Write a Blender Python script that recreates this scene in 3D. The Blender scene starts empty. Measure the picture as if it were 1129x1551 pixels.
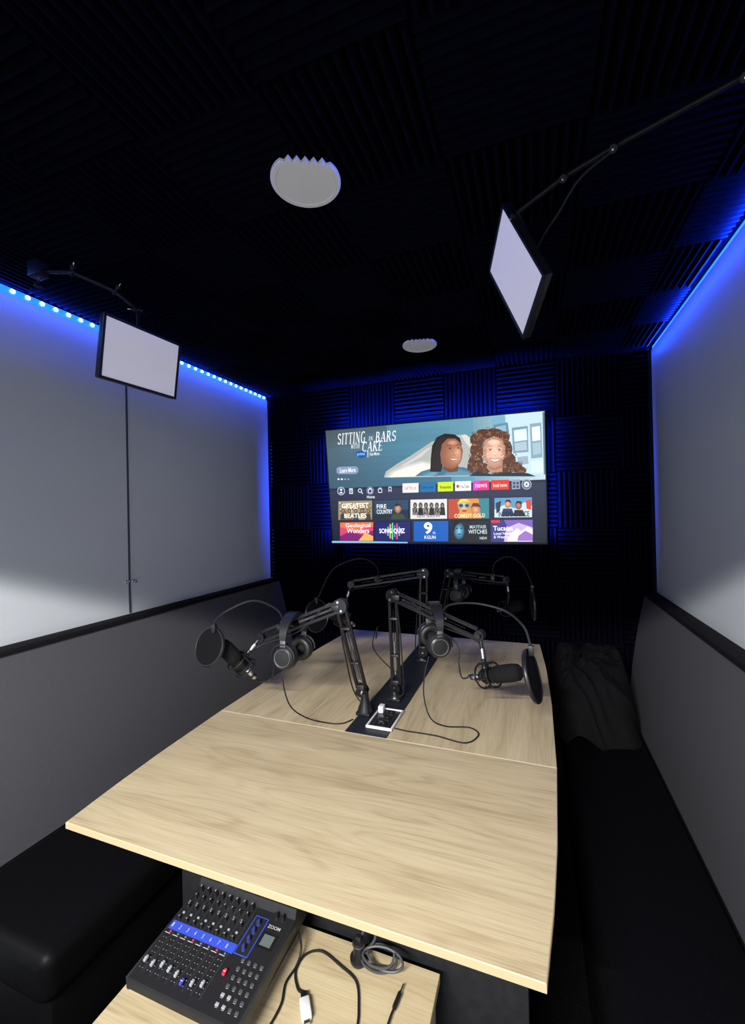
import bpy, bmesh, math, random
from mathutils import Vector, Matrix, Euler, noise
random.seed(7)
scene=bpy.context.scene
scene.view_settings.view_transform='Standard'
COL=scene.collection
V=Vector
def lin(c):
    return tuple((x/12.92 if x<=.04045 else ((x+.055)/1.055)**2.4) for x in [k/255 for k in c])
MATS={}
def mat(name,col,rough=.5,metal=0,emit=None,es=1.0,bump=None,spec=.5):
    if name in MATS: return MATS[name]
    m=bpy.data.materials.new(name);m.use_nodes=True;nt=m.node_tree
    b=nt.nodes['Principled BSDF'];b.inputs['Base Color'].default_value=(*col,1)
    b.inputs['Roughness'].default_value=rough;b.inputs['Metallic'].default_value=metal
    b.inputs['Specular IOR Level'].default_value=spec
    if emit: b.inputs['Emission Color'].default_value=(*emit,1);b.inputs['Emission Strength'].default_value=es
    MATS[name]=m;return m
def glow(c):
    name="screen_%02x%02x%02x"%tuple(c)
    if name in MATS: return MATS[name]
    m=bpy.data.materials.new(name);m.use_nodes=True;nt=m.node_tree
    b=nt.nodes['Principled BSDF'];b.inputs['Base Color'].default_value=(.004,.004,.005,1);b.inputs['Roughness'].default_value=.35
    b.inputs['Emission Color'].default_value=(*lin(c),1);b.inputs['Emission Strength'].default_value=1.3
    MATS[name]=m;return m
def noisy(name,c1,c2,scale,rough,bump=.2,vec=(1,1,1),detail=5,dist=.001,spec=.5):
    m=bpy.data.materials.new(name);m.use_nodes=True;nt=m.node_tree;b=nt.nodes['Principled BSDF']
    tc=nt.nodes.new('ShaderNodeTexCoord');mp=nt.nodes.new('ShaderNodeMapping');mp.inputs['Scale'].default_value=vec
    n=nt.nodes.new('ShaderNodeTexNoise');n.inputs['Scale'].default_value=scale;n.inputs['Detail'].default_value=detail
    r=nt.nodes.new('ShaderNodeValToRGB');r.color_ramp.elements[0].position=.35;r.color_ramp.elements[1].position=.65
    r.color_ramp.elements[0].color=(*c1,1);r.color_ramp.elements[1].color=(*c2,1)
    bp=nt.nodes.new('ShaderNodeBump');bp.inputs['Strength'].default_value=bump;bp.inputs['Distance'].default_value=dist
    L=nt.links.new;L(tc.outputs['Object'],mp.inputs['Vector']);L(mp.outputs['Vector'],n.inputs['Vector']);L(n.outputs['Fac'],r.inputs['Fac']);L(r.outputs['Color'],b.inputs['Base Color']);L(n.outputs['Fac'],bp.inputs['Height']);L(bp.outputs['Normal'],b.inputs['Normal'])
    b.inputs['Roughness'].default_value=rough;b.inputs['Specular IOR Level'].default_value=spec
    return m
def wood(name,along_x=True):
    m=bpy.data.materials.new(name);m.use_nodes=True;nt=m.node_tree;b=nt.nodes['Principled BSDF'];L=nt.links.new
    tc=nt.nodes.new('ShaderNodeTexCoord')
    def mp(s):
        q=nt.nodes.new('ShaderNodeMapping');q.inputs['Scale'].default_value=s if along_x else (s[1],s[0],s[2]);L(tc.outputs['Object'],q.inputs['Vector']);return q
    def nz(s,scale,det,dist=0):
        n=nt.nodes.new('ShaderNodeTexNoise');n.inputs['Scale'].default_value=scale;n.inputs['Detail'].default_value=det;n.inputs['Distortion'].default_value=dist
        L(mp(s).outputs['Vector'],n.inputs['Vector']);return n.outputs['Fac']
    def ma(op,a,b_,c=None):
        q=nt.nodes.new('ShaderNodeMath');q.operation=op
        for i,x in enumerate((a,b_,c)):
            if x is None: continue
            if isinstance(x,(int,float)): q.inputs[i].default_value=x
            else: L(x,q.inputs[i])
        return q.outputs[0]
    n1=nz((.42,3.6,1),2.0,2,.2)
    s=ma('SINE',ma('MULTIPLY',n1,85),0)
    s=ma('POWER',ma('MULTIPLY_ADD',s,.5,.5),3)
    n2=nz((2.6,110,1),3,5)
    n3=nz((.7,10,1),1.7,4)
    msk=nz((1.3,3.5,1),1.7,2)
    cath=ma('MULTIPLY',s,ma('MULTIPLY',msk,-.15))
    f=ma('ADD',ma('MULTIPLY_ADD',n2,.45,ma('MULTIPLY',n3,.42)),cath)
    r=nt.nodes.new('ShaderNodeValToRGB');e=r.color_ramp.elements
    e[0].position=.20;e[0].color=(.30,.222,.125,1);e[1].position=.56;e[1].color=(.53,.435,.275,1)
    k=e.new(.38);k.color=(.435,.345,.208,1)
    L(f,r.inputs['Fac']);L(r.outputs['Color'],b.inputs['Base Color'])
    b.inputs['Roughness'].default_value=.40
    return m

class G:
    def __init__(s,origin=(0,0,0)): s.v=[];s.f=[];s.m=[];s.sm=[];s.mats=[];s.o=V(origin)
    def mi(s,m):
        if m not in s.mats: s.mats.append(m)
        return s.mats.index(m)
    def add(s,vs,fs,m,smooth=False,M=None):
        n=len(s.v);i=s.mi(m)
        s.v+=[(M@V(p) if M else V(p)) for p in vs]
        for f in fs: s.f.append([n+k for k in f]);s.m.append(i);s.sm.append(smooth)
    def box(s,c,size,m,R=None,bev=0,seg=2,M=None,smooth=None):
        bm=bmesh.new();bmesh.ops.create_cube(bm,size=1)
        for v in bm.verts: v.co=V((v.co.x*size[0],v.co.y*size[1],v.co.z*size[2]))
        if bev: bmesh.ops.bevel(bm,geom=bm.edges[:],offset=bev,segments=seg,affect='EDGES',profile=.5)
        T=Matrix.Translation(V(c))@(R.to_4x4() if R else Matrix())
        if M: T=M@T
        s.bm(bm,m,T,bool(bev) if smooth is None else smooth)
    def bm(s,bm,m,T=None,smooth=False):
        bm.verts.index_update()
        s.add([v.co.copy() for v in bm.verts],[[v.index for v in f.verts] for f in bm.faces],m,smooth,T);bm.free()
    def lathe(s,prof,m,M=None,n=24,smooth=True,cap=True):
        vs=[];fs=[]
        for r,z in prof:
            for k in range(n):
                a=2*math.pi*k/n;vs.append((r*math.cos(a),r*math.sin(a),z))
        for i in range(len(prof)-1):
            for k in range(n):
                a=i*n+k;b=i*n+(k+1)%n;fs.append((a,b,b+n,a+n))
        if cap:
            fs.append(tuple(range(n))[::-1]);t=(len(prof)-1)*n;fs.append(tuple(range(t,t+n)))
        s.add(vs,fs,m,smooth,M)
    def cyl(s,a,b,r,m,r2=None,n=14,smooth=True,M=None):
        a=V(a);b=V(b);d=b-a;L=d.length
        T=frame(a,d)
        if M: T=M@T
        s.lathe([(r,0),(r if r2 is None else r2,L)],m,T,n,smooth)
    def bar(s,a,b,w,m,h=None,up=(0,0,1)):
        a=V(a);b=V(b);d=(b-a);L=d.length;z=d.normalized();x=V(up).cross(z)
        if x.length<1e-3:x=V((1,0,0))
        x.normalize();y=z.cross(x)
        R=Matrix((x,y,z)).transposed()
        s.box((a+b)/2,(w,h or w,L),m,R,bev=min(w,h or w)*.15,seg=1,smooth=False)
    def tube(s,pts,r,m,n=8,sub=8,closed=False,M=None):
        P=cat([V(p) for p in pts],sub) if sub else [V(p) for p in pts]
        vs=[];fs=[];t0=(P[1]-P[0]).normalized();u=t0.orthogonal().normalized()
        for i,p in enumerate(P):
            t=((P[min(i+1,len(P)-1)]-P[max(i-1,0)])).normalized()
            u=(u-t*u.dot(t)).normalized();w=t.cross(u)
            for k in range(n):
                a=2*math.pi*k/n;vs.append(p+(u*math.cos(a)+w*math.sin(a))*r)
        for i in range(len(P)-1):
            for k in range(n):
                a=i*n+k;b=i*n+(k+1)%n;fs.append((a,b,b+n,a+n))
        fs.append(tuple(range(n))[::-1]);t=(len(P)-1)*n;fs.append(tuple(range(t,t+n)))
        s.add(vs,fs,m,True,M)
    def torus(s,c,nrm,R,r,m,n=36,k=10,M=None,squash=1):
        T=frame(c,nrm)
        if M:T=M@T
        vs=[];fs=[]
        for i in range(n):
            a=2*math.pi*i/n
            for j in range(k):
                b=2*math.pi*j/k;q=R+r*math.cos(b);vs.append((q*math.cos(a),q*math.sin(a),r*squash*math.sin(b)))
        for i in range(n):
            for j in range(k):
                fs.append((i*k+j,((i+1)%n)*k+j,((i+1)%n)*k+(j+1)%k,i*k+(j+1)%k))
        s.add(vs,fs,m,True,T)
    def sphere(s,c,r,m,sc=(1,1,1),M=None,n=16):
        bm=bmesh.new();bmesh.ops.create_uvsphere(bm,u_segments=n,v_segments=n//2+2,radius=r)
        T=Matrix.Translation(V(c))@Matrix.Diagonal((*sc,1))
        if M:T=M@T
        s.bm(bm,m,T,True)
    def done(s,name,parent=None,label=None,category=None,kind=None,group=None,origin=None):
        o0=V(origin) if origin is not None else s.o
        me=bpy.data.meshes.new(name);me.from_pydata([v-o0 for v in s.v],[],s.f)
        for m in s.mats: me.materials.append(m)
        me.polygons.foreach_set('material_index',s.m);me.polygons.foreach_set('use_smooth',s.sm);me.update()
        ob=bpy.data.objects.new(name,me);COL.objects.link(ob)
        if parent: ob.parent=parent;ob.location=V((0,0,0)) if (origin is None) else o0-s.o
        else: ob.location=o0
        meta(ob,label,category,kind,group)
        if any(s.sm):
            md=ob.modifiers.new('es','EDGE_SPLIT');md.split_angle=math.radians(40)
        return ob
def meta(ob,label=None,category=None,kind=None,group=None):
    if label: ob['label']=label
    if category: ob['category']=category
    if kind: ob['kind']=kind
    if group: ob['group']=group
def empty(name,loc,label,category,group=None,rot=None):
    e=bpy.data.objects.new(name,None);e.empty_display_size=.05;COL.objects.link(e);e.location=loc
    if rot is not None: e.rotation_euler=rot
    meta(e,label,category,None,group);return e
def frame(p,z):
    z=V(z).normalized();x=z.orthogonal().normalized();y=z.cross(x)
    M=Matrix((x,y,z)).transposed().to_4x4();M.translation=V(p);return M
def cat(P,sub):
    if len(P)==2: return P
    out=[];Q=[P[0]*2-P[1]]+P+[P[-1]*2-P[-2]]
    for i in range(1,len(Q)-2):
        a,b,c,d=Q[i-1:i+3]
        for k in range(sub):
            t=k/sub;out.append(.5*((2*b)+(c-a)*t+(2*a-5*b+4*c-d)*t*t+(-a+3*b-3*c+d)*t**3))
    out.append(P[-1]);return out
def text_poly(body,shear=0,bold=0):
    cu=bpy.data.curves.new('t','FONT');cu.body=body;cu.shear=shear;cu.offset=bold;cu.resolution_u=3
    o=bpy.data.objects.new('t',cu);COL.objects.link(o);dg=bpy.context.evaluated_depsgraph_get();dg.update()
    me=bpy.data.meshes.new_from_object(o.evaluated_get(dg))
    vs=[v.co.copy() for v in me.vertices];fs=[tuple(p.vertices) for p in me.polygons]
    bpy.data.objects.remove(o);bpy.data.meshes.remove(me);bpy.data.curves.remove(cu)
    x0=min(v.x for v in vs);x1=max(v.x for v in vs);y0=min(v.y for v in vs);y1=max(v.y for v in vs)
    return [((v.x-x0)/(x1-x0),(v.y-y0)/(y1-y0)) for v in vs],fs
def arc(cx,cy,rx,ry,a0,a1,n=10):
    return [(cx+rx*math.cos(math.radians(a0+(a1-a0)*i/n)),cy+ry*math.sin(math.radians(a0+(a1-a0)*i/n))) for i in range(n+1)]
SER={
'S':(.62,[(.10,arc(.30,.74,.20,.23,20,270)+arc(.30,.27,.22,.24,90,-160))]),
'I':(.32,[(.12,[(.16,0),(.16,1)]),(.0,[(.04,.01),(.28,.01)]),(.0,[(.04,.99),(.28,.99)])]),
'T':(.64,[(.12,[(.32,0),(.32,1)]),(.0,[(.02,.98),(.62,.98)]),(.0,[(.20,.01),(.44,.01)]),(.03,[(.03,.98),(.03,.80)]),(.03,[(.61,.98),(.61,.80)])]),
'N':(.78,[(.04,[(.14,0),(.14,1)]),(.13,[(.14,1),(.64,0)]),(.04,[(.64,0),(.64,1)]),(.0,[(.04,.01),(.25,.01)]),(.0,[(.53,.99),(.74,.99)])]),
'G':(.74,[(.11,arc(.38,.5,.30,.5,50,310,16)),(.10,[(.60,.05),(.60,.42)]),(.0,[(.48,.43),(.70,.43)])]),
'B':(.64,[(.12,[(.15,0),(.15,1)]),(.10,[(.15,.99)]+arc(.30,.76,.18,.23,90,-90)+[(.15,.53)]),(.11,[(.15,.52)]+arc(.32,.27,.22,.26,90,-90)+[(.15,.01)]),(.0,[(.04,.01),(.3,.01)]),(.0,[(.04,.99),(.3,.99)])]),
'A':(.74,[(.04,[(.08,0),(.38,1)]),(.13,[(.38,1),(.66,0)]),(.0,[(.19,.36),(.54,.36)]),(.0,[(.0,.01),(.2,.01)]),(.0,[(.54,.01),(.78,.01)])]),
'R':(.70,[(.12,[(.15,0),(.15,1)]),(.10,[(.15,.99)]+arc(.30,.75,.19,.24,90,-90)+[(.15,.51)]),(.12,[(.34,.5),(.64,.0)]),(.0,[(.04,.01),(.27,.01)]),(.0,[(.04,.99),(.3,.99)]),(.0,[(.56,.01),(.72,.01)])]),
'W':(1.0,[(.12,[(.10,1),(.30,0)]),(.04,[(.30,0),(.50,1)]),(.12,[(.50,1),(.70,0)]),(.04,[(.70,0),(.92,1)]),(.0,[(.0,.99),(.2,.99)]),(.0,[(.82,.99),(1.0,.99)])]),
'H':(.78,[(.12,[(.15,0),(.15,1)]),(.12,[(.62,0),(.62,1)]),(.0,[(.15,.5),(.62,.5)]),(.0,[(.04,.01),(.27,.01)]),(.0,[(.5,.01),(.74,.01)]),(.0,[(.04,.99),(.27,.99)]),(.0,[(.5,.99),(.74,.99)])]),
'C':(.70,[(.11,arc(.38,.5,.30,.5,48,312,16)),(.03,[(.60,.98),(.60,.74)])]),
'K':(.72,[(.12,[(.15,0),(.15,1)]),(.03,[(.20,.40),(.60,1)]),(.12,[(.30,.55),(.62,0)]),(.0,[(.04,.01),(.27,.01)]),(.0,[(.04,.99),(.27,.99)]),(.0,[(.5,.01),(.72,.01)]),(.0,[(.5,.99),(.7,.99)])]),
'E':(.62,[(.12,[(.15,0),(.15,1)]),(.0,[(.05,.98),(.54,.98)]),(.0,[(.15,.52),(.44,.52)]),(.0,[(.05,.02),(.58,.02)]),(.03,[(.55,.98),(.55,.8)]),(.03,[(.58,.02),(.58,.22)])]),
}
def serif_poly(body,shear=.22,t=.05):
    quads=[];x=0
    for ch in body:
        adv,st=SER[ch]
        for w,path in st:
            for (ax,ay),(bx,by) in zip(path,path[1:]):
                dx,dy=bx-ax,by-ay;L=math.hypot(dx,dy) or 1;dx/=L;dy/=L
                k=abs(dy)*max(w*.9,.03)+abs(dx)*t; k/=2
                nx,ny=-dy*k,dx*k;ex,ey=dx*.012,dy*.012
                quads.append([(x+ax-ex+nx,ay-ey+ny),(x+bx+ex+nx,by+ey+ny),(x+bx+ex-nx,by+ey-ny),(x+ax-ex-nx,ay-ey-ny)])
        x+=adv+.09
    tot=x+shear
    return [[((px+shear*py)/tot,py) for px,py in q] for q in quads]

# ---------- materials
black=mat('black_plastic',(.009,.009,.010),.36)
blackmetal=mat('black_metal',(.009,.009,.011),.30,.15,spec=.42)
blackmatte=mat('black_matte',(.005,.005,.006),.8,spec=.12)
armm=mat('black_arm_paint',(.005,.005,.006),.45,spec=.22)
rubber=mat('black_rubber',(.008,.008,.008),.6,spec=.3)
chrome=mat('chrome',(.75,.75,.77),.22,1)
foam_m=noisy('acoustic_foam',(.0017,.0019,.0050),(.0026,.0029,.0072),60,.95,.3,spec=.01)
wallw=noisy('wall_panel_white',(.505,.53,.565),(.52,.545,.58),3,.36,.02)
greyv=noisy('grey_upholstery',(.066,.065,.073),(.070,.069,.077),60,.55,.05,spec=.4)
vinyl=noisy('black_vinyl',(.0022,.0022,.0026),(.003,.003,.0034),120,.46,.05,spec=.08)
carpet=noisy('carpet_dark',(.002,.002,.0025),(.004,.004,.0045),150,.95,.6,spec=.05)
wood_x=wood('light_oak_laminate_across',True);wood_y=wood('light_oak_laminate_lengthwise',False)
edge_m=mat('oak_edge_band',(.40,.32,.19),.5,spec=.3)
gapm=mat('seam_line',(.70,.62,.46),.5)
pedm=noisy('dark_grey_laminate',(.011,.011,.013),(.015,.015,.017),40,.6,.1,spec=.3)
padm=mat('ear_pad',(.008,.008,.009),.5)
fabric=noisy('pop_fabric',(.003,.003,.004),(.007,.007,.008),400,.9,.5,spec=.08)
windm=noisy('foam_windscreen',(.005,.005,.006),(.010,.010,.011),300,.95,.8,spec=.12)
whitep=mat('white_plastic',(.62,.62,.62),.4)
blueled=mat('blue_led_emitter',(.02,.08,.5),.4,emit=(.01,.13,1.0),es=2.2)
blueledr=mat('blue_led_emitter_hidden',(.02,.08,.5),.4,emit=(.01,.10,1.0),es=4)
leddot=mat('led_bulb',(.6,.9,1),.3,emit=(.30,.72,1.0),es=24)

# ---------- room
XL,XR,YB,ZC=-1.753,.599,2.665,2.395
def sbox(name,lo,hi,m,**k):
    g=G();c=[(a+b)/2 for a,b in zip(lo,hi)];g.box(c,[b-a for a,b in zip(lo,hi)],m);g.o=V(c);ob=g.done(name,kind='structure',**k);return ob
sbox('floor',(-1.9,-2.2,-.05),(.75,2.8,0),carpet)
sbox('ceiling',(-1.9,-.7,ZC),(.75,2.8,ZC+.05),foam_m)
sbox('wall_back',(-1.9,YB,0),(.75,YB+.06,ZC),foam_m)
sbox('wall_left',(XL-.05,-.9,0),(XL,YB,2.325),wallw)
sbox('wall_right',(XR,-.9,0),(XR+.05,YB,2.325),wallw)
sbox('trim_1',(XL-.05,-.9,2.325),(XL-.03,YB,ZC),blackmatte)
sbox('trim_2',(XR+.03,-.9,2.325),(XR+.05,YB,ZC),blackmatte)
sbox('baseboard_back',(XL,YB-.045,0),(XR,YB,.141),blackmatte)
seam=mat('seam_dark',(.05,.05,.07),.5)
sbox('trim_3',(XL,1.459,1.07),(XL+.004,1.467,2.325),seam)
sbox('trim_4',(XL,2.60,1.07),(XL+.012,2.619,2.325),blackmatte)
sbox('trim_5',(XR-.012,2.60,1.07),(XR,2.619,2.325),blackmatte)
g=G();yh=lambda x:-.6+.281*(x+.5)
zz=2.03
vs=[(-1.8,yh(-1.8),zz),(.65,yh(.65),zz),(.65,yh(.65)-.02,zz),(-1.8,yh(-1.8)-.02,zz)]
vs+=[(a,b,ZC) for a,b,c in vs]
g.add(vs,[(0,3,2,1),(4,5,6,7),(0,1,5,4),(1,2,6,5),(2,3,7,6),(3,0,4,7)],blackmatte);g.done('wall_front_blocker',kind='structure')  # unseen header, slanted and set in height to cut the corridor lamp's light
for y in (1.445,1.481):
    g=G((XL,y,1.214));g.lathe([(.007,0),(.007,.004),(.004,.006),(.004,.014),(.008,.016),(.008,.02),(.003,.022)],chrome,frame((XL,y,1.214),(1,0,0)),16)
    g.done('panel_catch',label='small round metal catch on white wall panel seam',category='knob',group='catches on the wall panel seam')

# ---------- acoustic foam tiles
TW=.3154;FX0=-1.7586
def foam_mesh(w,vertical=True,n=12):
    g=G();D=.045;b=.010;N=max(2,round(n*w/TW)) if vertical else n
    W=w if vertical else TW;L=TW if vertical else w
    e=.0012
    prof=[]
    for i in range(N):
        p=(W-2*e)/N;x=-W/2+e+i*p;prof+=[(x,b),(x+p*.38,D),(x+p*.62,D)]
    prof.append((W/2-e,b))
    vs=[];fs=[]
    for t in (-L/2+e,L/2-e):
        for x,d in prof: vs.append((x,-d,t))
        vs.append((W/2-e,0,t));vs.append((-W/2+e,0,t))
    n1=len(prof)+2
    for i in range(n1): fs.append((i,(i+1)%n1,(i+1)%n1+n1,i+n1))
    fs.append(tuple(range(n1))[::-1]);fs.append(tuple(range(n1,2*n1)))
    if not vertical: vs=[(z,y,-x) for x,y,z in vs]
    g.add(vs,fs,foam_m);me=bpy.data.meshes.new('acoustic_foam_panel');me.from_pydata(g.v,[],g.f);me.materials.append(foam_m);me.update();return me
FM={}
def fm(w,v):
    k=(round(w,3),v)
    if k not in FM: FM[k]=foam_mesh(w,v)
    return FM[k]
cols=[(FX0+i*TW,TW) for i in range(7)]+[(FX0+7*TW,.148)]
for r in range(7):
    zc=2.35-TW/2-r*TW
    for i,(x,w) in enumerate(cols):
        v=(i+r)%2==0
        ob=bpy.data.objects.new('acoustic_foam_panel',fm(w,v));COL.objects.link(ob);ob.location=(x+w/2,YB,zc)
        meta(ob,'black wedge acoustic foam square, %s ridges, on the back wall'%('upright' if v else 'horizontal'),'acoustic foam',group='wedge foam squares on the back wall')
for r in range(9):
    yc=YB-.05-TW/2-r*TW
    for i,(x,w) in enumerate(cols):
        v=(i+r)%2==1
        ob=bpy.data.objects.new('acoustic_foam_panel',fm(w,v));COL.objects.link(ob);ob.location=(x+w/2,yc,ZC);ob.rotation_euler=(math.radians(90),0,0)
        meta(ob,'black wedge acoustic foam square with %s ridges on the ceiling'%('lengthwise' if v else 'crosswise'),'acoustic foam',group='wedge foam squares on the ceiling')

# ---------- LED strips
for nm,x,sx in (('l',XL+.004,1),('r',XR-.004,-1)):
    lab='blue LED strip with bright bulbs along wall top edge' if sx>0 else 'glowing blue LED strip tucked above pale wall panel'
    e=empty('led_strip',(x,1.2,2.335),lab,'led strip')
    g=G((x,1.2,2.335))
    if sx>0: g.box((x-.001,1.25,2.333),(.006,2.66,.024),blueled)
    else: g.box((x+.016,1.25,2.331),(.024,2.66,.010),blueledr)
    g.done('tape',e)
    if sx>0:
        y=.35
        while y<2.58:
            g=G((x,1.2,2.335));g.sphere((x+.004,y,2.335),.0075,leddot,(.6,1.1,.95),n=10);o=g.done('led',e);y+=.05
# ---------- ceiling speakers with foam-cut rim
def ceil_disc(cx,cy,r=.0875,teeth=7):
    z=2.345;e=empty('ceiling_speaker',(cx,cy,z),'round white ceiling speaker with zigzag rim against foam','speaker',group='round white ceiling speakers')
    g=G((cx,cy,z));n=72
    d=V((0-cx,0-cy)).normalized()
    perp=V((-d.y,d.x));cut=.66*r
    pts=[]
    for k in range(n):
        a=2*math.pi*k/n;p=V((math.cos(a),math.sin(a)))*r
        al=p.dot(d);la=p.dot(perp)
        if al<=cut: pts.append((math.atan2(la,al),p))
    pts=[p for _,p in sorted(pts,key=lambda t:t[0]%(2*math.pi))]
    la0=pts[-1].dot(perp);la1=pts[0].dot(perp);zig=[]
    N=teeth*2
    for i in range(1,N):
        la=la0+(la1-la0)*i/N;bulge=math.sqrt(max(r*r-la*la,0));al=min(bulge*.98,cut*1.28) if i%2 else min(cut*1.02,bulge*.88)
        zig.append(d*al+perp*la)
    poly=pts+zig
    M=len(poly);vs=[];fs=[]
    for s,zv in ((1,.0),(1,-.006),(.97,-.009),(.86,-.0095),(.84,-.007),(.45,-.008),(0.02,-.008)):
        for p in poly: vs.append((cx+p.x*s,cy+p.y*s,z+zv))
    for l in range(6):
        for i in range(M):
            fs.append((l*M+i,l*M+(i+1)%M,(l+1)*M+(i+1)%M,(l+1)*M+i))
    fs.append(tuple(range(6*M,7*M)))
    g.add(vs,fs,mat('speaker_white_glow',(.55,.54,.54),.6,emit=(.5,.48,.5),es=.09));g.done('grille',e)  # faint emission added to the white grille to lift its brightness
    g=G((cx,cy,z));g.cyl((cx,cy,z-.001),(cx,cy,ZC-.001),r*.55,blackmatte,n=24);g.done('housing',e)
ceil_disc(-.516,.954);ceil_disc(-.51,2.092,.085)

# ---------- television
a,b=.03,.113
X=V((math.cos(a),math.sin(a),0));N=V((math.sin(a),-math.cos(a),0));Z=V((0,0,1))
N2=N*math.cos(b)-Z*math.sin(b);Z2=Z*math.cos(b)+N*math.sin(b)
TVW,TVH=1.303,.733
TVC=V((-.573,2.505,1.679))
R3=Matrix((X,-N2,Z2)).transposed()
tv=empty('television',TVC,'large flat screen television lit with a streaming menu','television',rot=R3.to_euler())
g=G();g.box((0,.02,0),(TVW,.03,TVH),black,bev=.004)
g.box((0,.0035,TVH/2-.003),(TVW,.012,.006),blackmetal);g.box((0,.0035,-TVH/2+.004),(TVW,.012,.009),blackmetal)
g.box((TVW/2-.003,.0035,0),(.006,.012,TVH),blackmetal);g.box((-TVW/2+.003,.0035,0),(.006,.012,TVH),blackmetal)
g.done('frame',tv)
g=G();g.box((0,.048,-.08),(.7,.03,.4),black,bev=.01);g.done('rear_housing',tv)
g=G();g.box((0,.072,0),(.3,.024,.2),blackmetal,bev=.003);g.done('wall_mount',tv)
SW,SH=TVW-.012,TVH-.014
g=G()
def S(x,y):
    # sheet ruler -> fraction of screen (ruler marks are compressed toward the far side)
    v=.5
    for _ in range(4):
        xl=494+12*v;xr=825+3*v;t=(x-xl)/(xr-xl);top=653-32*t;bot=823-1*t;v=(y-top)/(bot-top)
    u=t/(.857+.143*t)
    return min(max(u,0),1),min(max(v,0),1)
LAY=[0]
def Praw(vs2,c):
    y=-.0012-.00002*LAY[0]
    g.add([((u-.5)*SW,y,(.5-v)*SH) for u,v in vs2],[tuple(range(len(vs2)))],glow(c))
def P(pts,c,up=True,raw=False):
    if up: LAY[0]+=1
    Praw([p if raw else S(*p) for p in pts],c)
def RC(x0,y0,x1,y1,c):
    u0,v0=S(x0,y0);u1,v1=S(x1,y1);P([(u0,v0),(u1,v0),(u1,v1),(u0,v1)],c,raw=True)
def EL(cx,cy,rx,ry,c,n=24,rot=0):
    P([(cx+rx*math.cos(t)*math.cos(rot)-ry*math.sin(t)*math.sin(rot),cy+rx*math.cos(t)*math.sin(rot)+ry*math.sin(t)*math.cos(rot)) for t in [2*math.pi*k/n for k in range(n)]],c)
def SHADE(cx,cy,rx,ry,c0,c1,n=8,ox=0,oy=0,rot=0):
    for i in range(n):
        t=i/(n-1);k=1-.78*t
        EL(cx+ox*t,cy+oy*t,rx*k,ry*k,lerp(c0,c1,t),20,rot)
def TX(body,x0,y0,x1,y1,c,shear=0,bold=.01):
    LAY[0]+=1;y=-.0012-.00002*LAY[0]
    u0,v0=S(x0,y0);u1,v1=S(x1,y1)
    pts,fs=text_poly(body,shear,bold)
    g.add([((u0+(u1-u0)*px-.5)*SW,y,(.5-(v1+(v0-v1)*py))*SH) for px,py in pts],fs,glow(c))
def TS(body,x0,y0,x1,y1,c):
    LAY[0]+=1;u0,v0=S(x0,y0);u1,v1=S(x1,y1)
    for q in serif_poly(body): Praw([(u0+(u1-u0)*px,v1+(v0-v1)*py) for px,py in q],c)
def lerp(a,b,t): return tuple(int(a[i]+(b[i]-a[i])*t) for i in range(3))
P([(0,0),(1,0),(1,1),(0,1)],(34,38,56),raw=True)
for i in range(10):
    P([(0,.53+i*.047),(1,.53+i*.047),(1,.53+(i+1)*.047),(0,.53+(i+1)*.047)],lerp((44,50,74),(24,28,44),i/9),up=(i==0),raw=True)
NB=48
for i in range(NB):
    t=i/NB
    c=lerp((84,100,106),(84,136,158),t/.35) if t<.35 else (lerp((84,136,158),(104,158,180),(t-.35)/.35) if t<.7 else lerp((120,165,182),(215,232,238),(t-.7)/.3))
    for j in range(10):
        cc=lerp(c,(44,78,104),.6*(j/9) if t<.6 else .12*j/9)
        if j<3: cc=lerp(cc,(56,62,64),(.45-.15*j) if t<.3 else .1)
        P([(t,j*.051),(t+1/NB,j*.051),(t+1/NB,(j+1)*.051),(t,(j+1)*.051)],cc,up=(i==0 and j==0),raw=True)
P([(762,627),(826,620),(827,715),(790,716),(768,690)],(190,216,226))
P([(746,630),(766,627),(768,660),(748,656)],(120,168,190))
P([(776,646),(800,643),(801,682),(778,684)],(120,150,168));P([(779,650),(798,647),(799,664),(780,667)],(214,230,236));P([(780,669),(798,666),(799,679),(781,681)],(168,190,202))
P([(803,640),(820,638),(822,690),(805,692)],(132,160,176));P([(806,645),(818,643),(819,664),(807,666)],(230,242,245));P([(807,669),(819,667),(820,684),(808,687)],(160,186,198))
P([(784,690),(800,688),(801,700),(786,702)],(150,170,180));P([(804,696),(822,694),(824,712),(806,714)],(206,224,232))
P([(748,642),(770,638),(772,655),(750,660)],(96,134,156));P([(752,645),(767,642),(768,652),(753,655)],(140,176,194))
P([(822,622),(826,622),(828,716),(824,716)],(90,116,132))
P([(583,722),(586,713),(602,702),(622,690),(640,678),(655,668),(672,662),(690,658),(706,656),(722,668),(740,690),(740,719)],(170,174,170))
for i in range(10):
    t=i/9;P([(584+i,722),(590+i*1.2,714),(610+i*1.3,703.6+i*.3),(638+i*.4,696+i*.5),(660+i*.3,697+i),(690-i*2,719)],lerp((176,180,176),(226,224,216),t))
for i in range(6):
    t=i/5;P([(600+i*2,706-i*.3),(625+i,692),(648,676+i*.6),(656,673+i*.4),(640,690),(615,704)],lerp((158,162,160),(196,196,190),t))
P([(700,658),(708,657),(724,672),(716,680),(706,668)],(206,206,200))
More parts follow.
